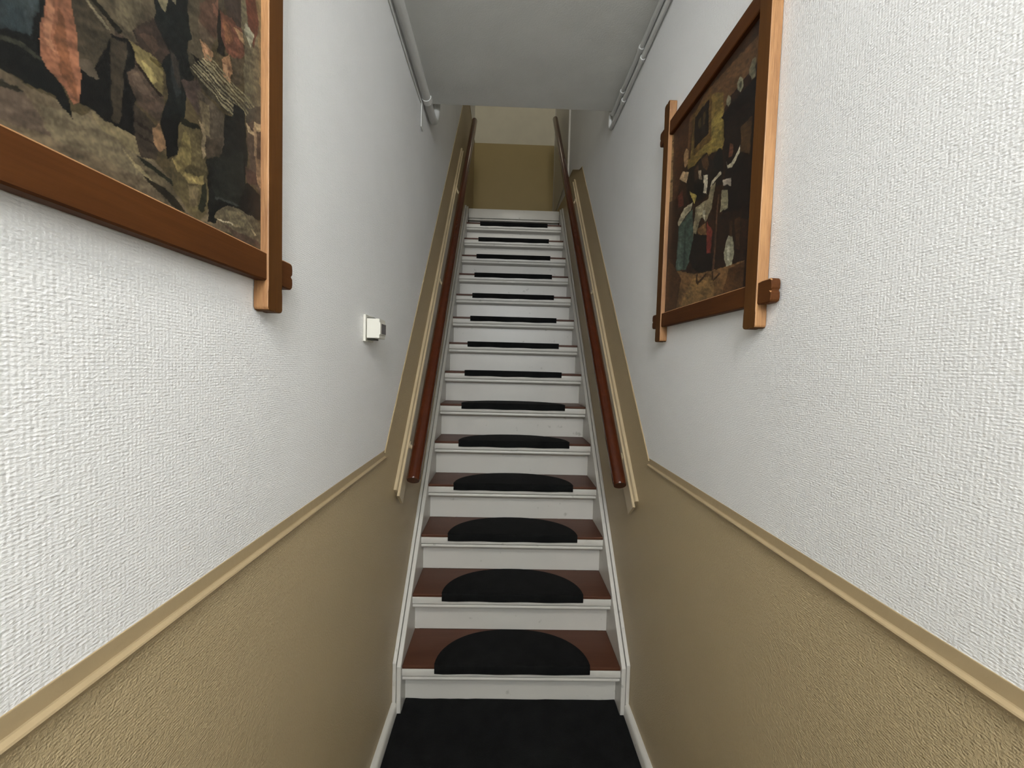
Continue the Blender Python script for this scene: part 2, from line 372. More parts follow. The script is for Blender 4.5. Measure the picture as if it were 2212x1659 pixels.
# half-moon carpet mats, one thing per step
MW, MD = 0.322, 0.232
def mat_mesh():
    bm = bmesh.new(); T = 0.008; N = 30
    out = []
    for i in range(N + 1):
        a = math.pi * i / N; c_, s_ = math.cos(a), math.sin(a)
        x = MW * math.copysign(abs(c_) ** 0.90, c_); yy = 0.0045 + (MD - 0.0045) * abs(s_) ** 0.98
        out.append((x, yy))
    # cross section front: flap goes over the nosing
    def ring(inset, z):
        res = []
        for x, yy in out:
            d = math.hypot(x / MW, yy / MD); res.append(bm.verts.new((x * (1 - inset / MW), max(0.004, yy * (1 - inset / MD)), z)))
        return res
    base = ring(0.0, 0.0); mid = ring(0.0, T * 0.6); edge = ring(0.003, T * 0.95); top = ring(0.012, T)
    for A, B in ((base, mid), (mid, edge), (edge, top)):
        for i in range(N): bm.faces.new((A[i], A[i+1], B[i+1], B[i]))
    # front roll: profile from the top's front edge, over the nosing and down the flap
    prof = [(0.004, T), (-0.002, T * 0.98), (-0.006, T * 0.6), (-0.0078, 0.0), (-0.008, -0.022), (-0.0065, -0.029), (-0.001, -0.030), (-0.0006, 0.0005)]
    secs = []
    xs = [v.co.x for v in top]
    K = 18
    for k in range(K + 1):
        u = -1 + 2 * k / K
        xx = u * (MW - 0.002)
        e = 0.0 if abs(u) < 0.999 else 0.0015
        wob = 0.0012 * math.sin(u * 9.0)
        secs.append([bm.verts.new((xx, py + e, pz + (wob if pz < -0.02 else 0))) for py, pz in prof])
    for k in range(K):
        for j in range(len(prof) - 1): bm.faces.new((secs[k][j], secs[k+1][j], secs[k+1][j+1], secs[k][j+1]))
    bm.faces.new(secs[0]); bm.faces.new(secs[-1][::-1])
    # top surface: strip between the back arc and the front line
    c0 = bm.verts.new((0, 0.07, T))
    front = [bm.verts.new((-(MW - 0.012) + 2 * (MW - 0.012) * k / K, 0.004, T)) for k in range(K + 1)]
    loop = top + front
    for i in range(len(loop)): 
        a_, b_ = loop[i], loop[(i + 1) % len(loop)]
        if (a_.co - b_.co).length > 1e-6: bm.faces.new((a_, b_, c0))
    return bm
mat_me = None
jit = [(1.0, 0), (0.5, 0), (0.5, 0), (2, 0), (3, 0.1), (1, 0), (0, 0), (-1, 0), (-1, 0), (-2, 0), (-2, 0), (-2, 0), (-1, 0), (0, 0)]
for n in range(1, 15):
    if mat_me is None:
        o = from_bm('stair_mat', mat_mesh(), 'mat_carpet', None, True); mat_me = o.data
    else:
        o = bpy.data.objects.new('stair_mat', mat_me); COL.objects.link(o)
    dx = jit[n-1][0] * 0.002 + random.uniform(-0.001, 0.001)
    o.location = (dx, (n - 1) * GO, n * RISE + 0.0004); o.rotation_euler = (0, 0, random.uniform(-0.006, 0.006))
    nm = ORD[n-1]
    lab = {1: 'black half-moon carpet mat on the bottom step, nearest the floor carpet', 14: 'black half-moon carpet mat on the topmost step below the landing'}.get(
        n, 'black half-moon carpet mat on the %s step from the bottom' % nm)
    tag(o, lab, 'stair mat', 'half-moon mats on the stair treads')

# carpet on the hall floor
cpoly = []
e0 = 0.4645
cpoly = [(-e0, -3.26), (e0, -3.26)] + [(e0, y_) for y_ in (-1.5, -0.7, -0.3, -0.0165)] + [(HW - 0.002, -0.0165), (HW - 0.002, OVER - 0.001)]
for k in range(1, 24):
    x = HW - 0.002 - k * (2 * HW - 0.004) / 24
    cpoly.append((x, OVER - 0.002 - random.uniform(0, 0.003)))
cpoly += [(-HW + 0.002, OVER - 0.001), (-HW + 0.002, -0.0165), (-e0, -0.0165), (-e0, -0.3), (-e0, -0.7), (-e0, -1.5)]
o = from_bm('floor_carpet', bm_prism(cpoly, 2, 0.0005, 0.0135, 0.002, 2), 'floor_carpet')
tag(o, 'charcoal carpet covering the hall floor at the foot of the stairs', 'carpet')

# ------------------------------------------------------------------ handrails
def handrail(side, z0, sl, yb, yt_, bz0, bsl, byb, byt, label):
    RX = 0.421
    h = thing('handrail', (side * RX, yb, z0 + sl * yb), label, 'handrail', None)
    P = lambda yy, dz=0.0, x=RX: Vector((side * x, yy, z0 + sl * yy + dz))
    d = Vector((0, 1, sl)).normalized()
    a, b_ = P(yb), P(yt_)
    settle(from_bm('rail', bm_tube([a, a + d * 0.004, a + d * 0.008, b_ - d * 0.006, b_ - d * 0.002, b_], [0.0262, 0.0280, 0.0284, 0.0284, 0.0280, 0.0262], 28, 0.96), 'handrail_wood', h, True))
    # backing board: two layers, top edges stepped
    nrm = Vector((-bsl, 1)).normalized(); 
    lay1 = [(-0.0, 0.024), (0.011, 0.024), (0.014, 0.020), (0.014, -0.070), (0.0, -0.070)]
    lay2 = [(0.0135, 0.008), (0.021, 0.008), (0.023, 0.006), (0.023, -0.066), (0.0135, -0.066)]
    pth = lambda y0_, y1_: [(y0_, bz0 + bsl * y0_), (y1_, bz0 + bsl * y1_)]
    bb = settle(from_bm('backing_board', bm_sweep(lay1, pth(byb, byt), side), 'beige_gloss', h, True))
    bb['label'] = 'beige painted backing board on the wall'
    c2 = from_bm('raised_strip', bm_sweep(lay2, pth(byb - 0.012, byt - 0.01), side), 'beige_gloss', bb, True)
    c2.data.transform(Matrix.Translation(-h.location))
    for yy in (0.12, 0.86, 1.60, 2.25):
        if yy > byt: continue
        base = Vector((side * (WX - 0.0225), yy + 0.02, bz0 + bsl * (yy + 0.02) - 0.03 * 0.66))
        top = P(yy, -0.027)
        c1 = Vector((side * (RX + 0.012), yy + 0.01, min(base.z, top.z - 0.012)))
        path = []
        for k in range(9):
            t_ = k / 8; path.append(base * (1 - t_) ** 2 + c1 * 2 * t_ * (1 - t_) + top * t_ ** 2)
        br = settle(from_bm('bracket', bm_tube(path, 0.0065, 10), 'beige_gloss', h, True))
        ros = bm_tube([base + Vector((side * 0.002, 0, 0)), base - Vector((side * 0.005, 0, 0))], 0.016, 14)
        q_ = from_bm('rosette', ros, 'beige_gloss', br, True); q_.data.transform(Matrix.Translation(-h.location))
    return h
handrail(-1, 0.950, 1.141, 0.012, 2.60, 0.940, 1.165, -0.015, 2.05, 'glossy reddish-brown wooden handrail along the left stair wall, beside the wall sensor')
handrail(1, 0.955, 1.112, 0.006, 2.83, 0.912, 1.150, -0.015, 1.80, 'glossy reddish-brown wooden handrail along the right stair wall')

# ------------------------------------------------------------------ pictures
LEFT_CANVAS_SHAPES = [
 ((86, 73, 47), [(-1430, 1600), (-925, 1600), (-925, 2220), (-1430, 2220)]),
 ((124, 116, 88), [(-1430, 1930), (-1330, 1990), (-1240, 2100), (-1100, 2140), (-1000, 2220), (-1430, 2220)]),
 ((140, 134, 112), [(-1430, 2080), (-1330, 2100), (-1220, 2180), (-1200, 2220), (-1430, 2220)]),
 ((74, 70, 54), [(-1430, 1930), (-1400, 1990), (-1360, 1960), (-1330, 2010), (-1300, 1960), (-1290, 1900), (-1430, 1880)]),
 ((116, 100, 76), [(-1430, 1600), (-1430, 1700), (-1360, 1690), (-1290, 1660), (-1290, 1600)]),
 ((106, 92, 70), [(-1430, 1700), (-1400, 1760), (-1300, 1740), (-1280, 1650), (-1360, 1690)]),
 ((164, 105, 74), [(-1255, 1690), (-1222, 1690), (-1215, 1860), (-1225, 2040), (-1255, 2040), (-1262, 1860)]),
 ((94, 82, 62), [(-1222, 1690), (-1150, 1720), (-1130, 1860), (-1145, 2050), (-1205, 2075), (-1228, 1950)]),
 ((70, 54, 44), [(-1190, 1740), (-1130, 1760), (-1120, 1900), (-1150, 1950), (-1185, 1900)]),
 ((22, 26, 24), [(-1150, 1750), (-1085, 1800), (-1075, 1950), (-1085, 2070), (-1140, 2080), (-1152, 1950)]),
 ((84, 74, 56), [(-1090, 1830), (-1030, 1880), (-1015, 2000), (-1020, 2085), (-1078, 2090), (-1090, 1980)]),
 ((95, 68, 52), [(-1075, 1930), (-1030, 1940), (-1020, 2080), (-1060, 2080)]),
 ((124, 76, 56), [(-1020, 1900), (-968, 1930), (-958, 2080), (-1010, 2085)]),
 ((116, 100, 76), [(-1302, 1656), (-1285, 1658), (-1266, 1656), (-1241, 1663), (-1227, 1652), (-1209, 1672), (-1167, 1673), (-1124, 1649), (-1037, 1631), (-919, 1618), (-1303, 1611)]),
 ((105, 88, 72), [(-1297, 1649), (-1285, 1652), (-1266, 1648), (-1249, 1627), (-1286, 1617), (-1298, 1614)]),
 ((122, 108, 82), [(-1260, 1648), (-1216, 1661), (-1178, 1667), (-1134, 1633), (-1203, 1628), (-1249, 1626)]),
 ((138, 122, 88), [(-1212, 1668), (-1167, 1673), (-1143, 1655), (-1183, 1655), (-1205, 1659)]),
 ((44, 40, 28), [(-1285, 1650), (-1273, 1651), (-1266, 1650), (-1279, 1646), (-1286, 1645)]),
 ((18, 20, 18), [(-1301, 1718), (-1252, 1763), (-1255, 1695), (-1250, 1687), (-1233, 1666), (-1229, 1650), (-1245, 1664), (-1266, 1658), (-1285, 1658), (-1302, 1654)]),
 ((48, 58, 60), [(-1301, 1718), (-1257, 1759), (-1260, 1710), (-1266, 1700), (-1275, 1697), (-1285, 1690), (-1302, 1683)]),
 ((60, 70, 72), [(-1266, 1750), (-1259, 1757), (-1261, 1705), (-1266, 1698)]),
 ((60, 60, 48), [(-1285, 1686), (-1269, 1690), (-1253, 1691), (-1253, 1688), (-1269, 1686), (-1285, 1682)]),
 ((164, 105, 74), [(-1253, 1762), (-1233, 1781), (-1231, 1734), (-1227, 1724), (-1224, 1688), (-1224, 1672), (-1229, 1667), (-1239, 1676), (-1250, 1685), (-1254, 1691), (-1255, 1714)]),
 ((140, 87, 56), [(-1244, 1740), (-1239, 1741), (-1236, 1723), (-1231, 1692), (-1227, 1672), (-1233, 1678), (-1241, 1689), (-1243, 1716)]),
 ((184, 124, 90), [(-1252, 1763), (-1248, 1768), (-1247, 1729), (-1245, 1702), (-1250, 1702), (-1253, 1724)]),
 ((18, 18, 16), [(-1223, 1702), (-1211, 1715), (-1194, 1757), (-1165, 1774), (-1166, 1672), (-1193, 1670), (-1224, 1671)]),
 ((74, 64, 48), [(-1233, 1781), (-1220, 1794), (-1194, 1763), (-1191, 1755), (-1204, 1724), (-1211, 1707), (-1223, 1702), (-1228, 1736)]),
 ((92, 80, 64), [(-1226, 1712), (-1211, 1717), (-1204, 1706), (-1216, 1701), (-1224, 1703)]),
 ((68, 58, 44), [(-1192, 1754), (-1175, 1764), (-1177, 1720), (-1184, 1674), (-1191, 1674)]),
 ((94, 82, 62), [(-1220, 1794), (-1140, 1868), (-1139, 1824), (-1145, 1795), (-1166, 1769), (-1194, 1767)]),
 ((110, 98, 74), [(-1196, 1816), (-1159, 1850), (-1154, 1811), (-1171, 1777), (-1186, 1779)]),
 ((26, 24, 14), [(-1219, 1778), (-1214, 1782), (-1179, 1773), (-1184, 1766)]),
 ((128, 116, 90), [(-1217, 1771), (-1214, 1773), (-1192, 1762), (-1195, 1758)]),
 ((42, 32, 24), [(-1168, 1784), (-1157, 1796), (-1154, 1788), (-1161, 1775)]),
 ((70, 54, 44), [(-1165, 1787), (-1140, 1819), (-1128, 1806), (-1120, 1796), (-1130, 1775), (-1145, 1768), (-1160, 1772)]),
 ((94, 72, 56), [(-1157, 1786), (-1142, 1800), (-1133, 1790), (-1142, 1776)]),
 ((132, 116, 72), [(-1170, 1768), (-1160, 1772), (-1139, 1774), (-1128, 1770), (-1128, 1751), (-1133, 1737), (-1146, 1741), (-1161, 1751)]),
 ((168, 150, 92), [(-1154, 1761), (-1142, 1759), (-1136, 1751), (-1139, 1744), (-1149, 1746)]),
 ((92, 80, 40), [(-1147, 1770), (-1130, 1774), (-1132, 1768), (-1145, 1767)]),
 ((90, 72, 58), [(-1173, 1731), (-1163, 1749), (-1149, 1741), (-1130, 1739), (-1126, 1731), (-1133, 1704), (-1146, 1706), (-1163, 1707), (-1170, 1720)]),
 ((42, 30, 22), [(-1165, 1748), (-1160, 1752), (-1130, 1740), (-1132, 1736)]),
 ((112, 92, 74), [(-1170, 1731), (-1162, 1742), (-1146, 1731), (-1143, 1726), (-1160, 1722)]),
 ((22, 26, 24), [(-1138, 1870), (-1092, 1913), (-1093, 1856), (-1085, 1840), (-1093, 1817), (-1079, 1798), (-1091, 1767), (-1099, 1723), (-1121, 1675), (-1130, 1710), (-1123, 1746), (-1126, 1771), (-1119, 1797), (-1132, 1818)]),
 ((44, 48, 48), [(-1119, 1792), (-1106, 1791), (-1101, 1761), (-1110, 1750), (-1116, 1767)]),
 ((62, 54, 46), [(-1121, 1805), (-1106, 1796), (-1099, 1768), (-1104, 1764), (-1116, 1783)]),
 ((160, 148, 112), [(-1136, 1851), (-1118, 1867), (-1124, 1839), (-1131, 1839)]),
 ((148, 136, 104), [(-1116, 1869), (-1107, 1877), (-1109, 1859), (-1114, 1858)]),
 ((68, 56, 44), [(-1166, 1706), (-1143, 1701), (-1132, 1687), (-1139, 1660), (-1161, 1655), (-1167, 1673)]),
 ((42, 32, 24), [(-1162, 1690), (-1140, 1691), (-1138, 1688), (-1161, 1686)]),
 ((42, 32, 24), [(-1162, 1678), (-1140, 1679), (-1138, 1677), (-1161, 1675)]),
 ((148, 112, 78), [(-1143, 1694), (-1133, 1704), (-1124, 1684), (-1134, 1670), (-1142, 1679)]),
 ((14, 15, 13), [(-1132, 1708), (-1102, 1737), (-1104, 1686), (-1123, 1668), (-1126, 1688)]),
 ((84, 74, 56), [(-1094, 1911), (-1036, 1965), (-1030, 1890), (-1046, 1862), (-1063, 1820), (-1093, 1816), (-1085, 1840)]),
 ((106, 88, 68), [(-1071, 1874), (-1044, 1869), (-1050, 1849), (-1067, 1854)]),
 ((95, 68, 52), [(-1071, 1895), (-1034, 1936), (-1035, 1886), (-1043, 1869), (-1069, 1873)]),
 ((138, 92, 70), [(-1050, 1913), (-1034, 1930), (-1036, 1903), (-1045, 1902)]),
 ((166, 122, 86), [(-1069, 1849), (-1059, 1853), (-1045, 1850), (-1050, 1833), (-1063, 1831)]),
 ((208, 154, 112), [(-1066, 1848), (-1056, 1849), (-1053, 1841), (-1061, 1840)]),
 ((37, 31, 24), [(-1036, 1915), (-1025, 1919), (-1023, 1863), (-1038, 1857)]),
 ((69, 55, 46), [(-1032, 1969), (-984, 2013), (-982, 1936), (-997, 1921), (-1019, 1924)]),
 ((124, 76, 56), [(-1031, 1917), (-1007, 1927), (-984, 1922), (-976, 1898), (-992, 1878), (-1018, 1870), (-1027, 1885)]),
 ((147, 96, 63), [(-1027, 1911), (-1013, 1916), (-1002, 1898), (-1018, 1880)]),
 ((176, 136, 96), [(-1002, 1917), (-981, 1927), (-972, 1911), (-987, 1911)]),
 ((168, 122, 84), [(-1027, 1857), (-1013, 1871), (-1005, 1857), (-1011, 1831), (-1022, 1832)]),
 ((200, 154, 112), [(-1025, 1852), (-1018, 1854), (-1010, 1840), (-1018, 1836)]),
 ((94, 80, 58), [(-1007, 1872), (-979, 1890), (-982, 1851), (-1005, 1833)]),
 ((113, 103, 78), [(-984, 2013), (-921, 2072), (-929, 1825), (-975, 1798), (-979, 1875), (-976, 1912), (-987, 1931)]),
 ((138, 117, 80), [(-957, 2039), (-921, 2072), (-928, 1874), (-940, 1881), (-943, 1973)]),
 ((108, 58, 42), [(-982, 2015), (-958, 2038), (-943, 1981), (-946, 1949), (-955, 1925), (-969, 1945)]),
 ((170, 165, 138), [(-976, 1948), (-952, 1946), (-963, 1920), (-981, 1930)]),
 ((72, 66, 54), [(-976, 1826), (-930, 1851), (-932, 1820), (-975, 1798)]),
 ((70, 63, 48), [(-1092, 1820), (-1063, 1822), (-1025, 1820), (-995, 1811), (-978, 1810), (-978, 1797), (-1003, 1791), (-1037, 1789), (-1071, 1788), (-1087, 1798)]),
 ((26, 22, 18), [(-1085, 1821), (-1063, 1825), (-1054, 1825), (-1071, 1814)]),
 ((140, 130, 98), [(-1089, 1800), (-1086, 1802), (-992, 1793), (-995, 1790)]),
 ((124, 114, 86), [(-1085, 1805), (-1083, 1807), (-987, 1798), (-990, 1796)]),
 ((140, 130, 98), [(-1082, 1809), (-1079, 1812), (-982, 1804), (-986, 1801)]),
 ((124, 114, 86), [(-1078, 1814), (-1076, 1816), (-977, 1809), (-981, 1806)]),
 ((140, 130, 98), [(-1074, 1819), (-1072, 1821), (-972, 1815), (-975, 1812)]),
 ((124, 114, 86), [(-1071, 1823), (-1068, 1826), (-967, 1820), (-970, 1817)]),
 ((140, 130, 98), [(-1067, 1828), (-1065, 1831), (-962, 1826), (-965, 1823)]),
 ((124, 114, 86), [(-1063, 1833), (-1061, 1835), (-956, 1832), (-960, 1829)]),
 ((140, 130, 98), [(-1060, 1838), (-1057, 1840), (-951, 1838), (-955, 1835)]),
 ((32, 34, 32), [(-1003, 1809), (-978, 1814), (-977, 1795), (-1008, 1786)]),
 ((82, 66, 58), [(-1100, 1777), (-1075, 1795), (-1062, 1778), (-1072, 1749), (-1091, 1759)]),
 ((92, 80, 64), [(-1075, 1783), (-1050, 1785), (-1025, 1783), (-1021, 1726), (-1059, 1706), (-1069, 1752)]),
 ((122, 106, 78), [(-1070, 1772), (-1055, 1776), (-1051, 1732), (-1063, 1731)]),
 ((28, 29, 25), [(-1023, 1784), (-978, 1800), (-970, 1755), (-975, 1703), (-987, 1665), (-1039, 1648), (-1060, 1696), (-1026, 1723)]),
 ((76, 64, 50), [(-1063, 1725), (-1026, 1746), (-1030, 1715), (-1055, 1698)]),
 ((92, 74, 60), [(-975, 1800), (-929, 1824), (-932, 1703), (-964, 1719), (-970, 1769)]),
 ((176, 150, 112), [(-975, 1800), (-953, 1796), (-953, 1790), (-971, 1786)]),
 ((180, 156, 116), [(-954, 1811), (-929, 1821), (-931, 1808), (-950, 1803)]),
 ((160, 132, 100), [(-954, 1807), (-948, 1806), (-945, 1757), (-951, 1758)]),
 ((151, 120, 88), [(-948, 1759), (-931, 1760), (-933, 1713), (-949, 1720)]),
 ((74, 52, 42), [(-975, 1731), (-949, 1733), (-944, 1717), (-970, 1706)]),
 ((20, 21, 18), [(-1055, 1702), (-1023, 1669), (-970, 1709), (-936, 1702), (-935, 1662), (-1018, 1650), (-1041, 1621), (-1057, 1617)]),
 ((35, 37, 31), [(-1059, 1700), (-981, 1749), (-978, 1706), (-992, 1666), (-1042, 1655)]),
 ((64, 68, 62), [(-1044, 1659), (-995, 1666), (-987, 1666), (-995, 1662), (-1044, 1655)]),
 ((108, 94, 60), [(-1104, 1724), (-1072, 1732), (-1061, 1720), (-1062, 1702), (-1055, 1674), (-1054, 1650), (-1063, 1623), (-1074, 1615), (-1092, 1618), (-1114, 1635), (-1119, 1664), (-1106, 1685)]),
 ((138, 120, 72), [(-1095, 1719), (-1086, 1713), (-1088, 1683), (-1099, 1666), (-1112, 1671), (-1104, 1689)]),
 ((164, 142, 86), [(-1113, 1673), (-1096, 1666), (-1063, 1678), (-1063, 1665), (-1092, 1655), (-1110, 1662)]),
 ((188, 164, 100), [(-1099, 1664), (-1076, 1669), (-1080, 1663), (-1097, 1660)]),
 ((42, 42, 28), [(-1067, 1663), (-1058, 1670), (-1058, 1645), (-1066, 1626), (-1072, 1627)]),
 ((133, 114, 80), [(-1092, 1652), (-1074, 1659), (-1074, 1630), (-1087, 1628)]),
 ((150, 130, 98), [(-1071, 1743), (-1063, 1741), (-1058, 1705), (-1066, 1698), (-1067, 1723)]),
 ((28, 28, 18), [(-1104, 1731), (-1072, 1738), (-1070, 1732), (-1101, 1722)]),
 ((42, 44, 30), [(-1167, 1655), (-1116, 1646), (-1114, 1640), (-1150, 1644)]),
 ((112, 98, 72), [(-1172, 1648), (-1116, 1641), (-1110, 1630), (-1144, 1630), (-1170, 1641)]),
 ((160, 144, 104), [(-1180, 1652), (-1161, 1642), (-1144, 1633), (-1146, 1631), (-1167, 1639)]),
 ((42, 36, 24), [(-1156, 1634), (-1116, 1630), (-1096, 1615), (-1111, 1616), (-1137, 1624)]),
 ((108, 96, 72), [(-1041, 1635), (-1018, 1655), (-958, 1663), (-931, 1654), (-931, 1619), (-1008, 1620), (-1042, 1628)]),
 ((134, 120, 90), [(-1028, 1646), (-975, 1657), (-952, 1640), (-1008, 1631)]),
 ((90, 70, 56), [(-1028, 1624), (-939, 1627), (-931, 1619), (-987, 1613)]),
 ((192, 176, 144), [(-1037, 1628), (-1003, 1634), (-1005, 1631), (-1037, 1626)]),
 ((176, 160, 124), [(-964, 1642), (-944, 1636), (-949, 1633)]),
 ((18, 20, 18), [(-1350, 1660), (-1360, 1850), (-1340, 1990), (-1300, 2040), (-1262, 2010), (-1258, 1860), (-1285, 1760), (-1300, 1665)]),
 ((48, 58, 60), [(-1345, 1900), (-1300, 1920), (-1290, 2020), (-1325, 2010)]),
 ((154, 110, 78), [(-1276, 2072), (-1279, 2087), (-1289, 2097), (-1302, 2097), (-1312, 2087), (-1316, 2072), (-1312, 2056), (-1302, 2046), (-1289, 2046), (-1279, 2056)]),
 ((26, 24, 20), [(-1330, 2090), (-1262, 2092), (-1272, 2112), (-1284, 2135), (-1310, 2135), (-1320, 2110)]),
 ((164, 105, 74), [(-1262, 1990), (-1232, 1990), (-1226, 2030), (-1240, 2052), (-1258, 2040)]),
 ((94, 82, 62), [(-1225, 2000), (-1150, 2010), (-1140, 2060), (-1170, 2085), (-1205, 2075)]),
 ((148, 106, 76), [(-1161, 2108), (-1164, 2121), (-1172, 2129), (-1183, 2129), (-1191, 2121), (-1195, 2108), (-1191, 2094), (-1183, 2086), (-1172, 2086), (-1164, 2094)]),
 ((58, 44, 32), [(-1202, 2118), (-1154, 2120), (-1164, 2146), (-1192, 2146)]),
 ((22, 26, 24), [(-1150, 2020), (-1090, 2010), (-1080, 2070), (-1105, 2090), (-1140, 2080)]),
 ((160, 120, 88), [(-1097, 2110), (-1100, 2122), (-1108, 2130), (-1117, 2130), (-1125, 2122), (-1129, 2110), (-1125, 2097), (-1117, 2089), (-1108, 2089), (-1100, 2097)]),
 ((170, 162, 138), [(-1136, 2112), (-1092, 2112), (-1090, 2080), (-1084, 2128), (-1100, 2142), (-1126, 2142), (-1140, 2128)]),
 ((95, 68, 52), [(-1085, 2020), (-1025, 2030), (-1018, 2085), (-1045, 2105), (-1078, 2090)]),
 ((140, 100, 68), [(-1034, 2126), (-1037, 2138), (-1045, 2145), (-1054, 2145), (-1062, 2138), (-1066, 2126), (-1062, 2113), (-1054, 2106), (-1045, 2106), (-1037, 2113)]),
 ((36, 32, 26), [(-1078, 2138), (-1024, 2138), (-1034, 2160), (-1066, 2160)]),
 ((124, 76, 56), [(-1015, 2030), (-965, 2040), (-958, 2080), (-985, 2095), (-1010, 2085)]),
 ((154, 112, 80), [(-974, 2116), (-976, 2127), (-983, 2134), (-992, 2134), (-999, 2127), (-1002, 2116), (-999, 2104), (-992, 2097), (-983, 2097), (-976, 2104)]),
 ((113, 103, 78), [(-955, 2040), (-925, 2040), (-925, 2220), (-950, 2220)]),
]
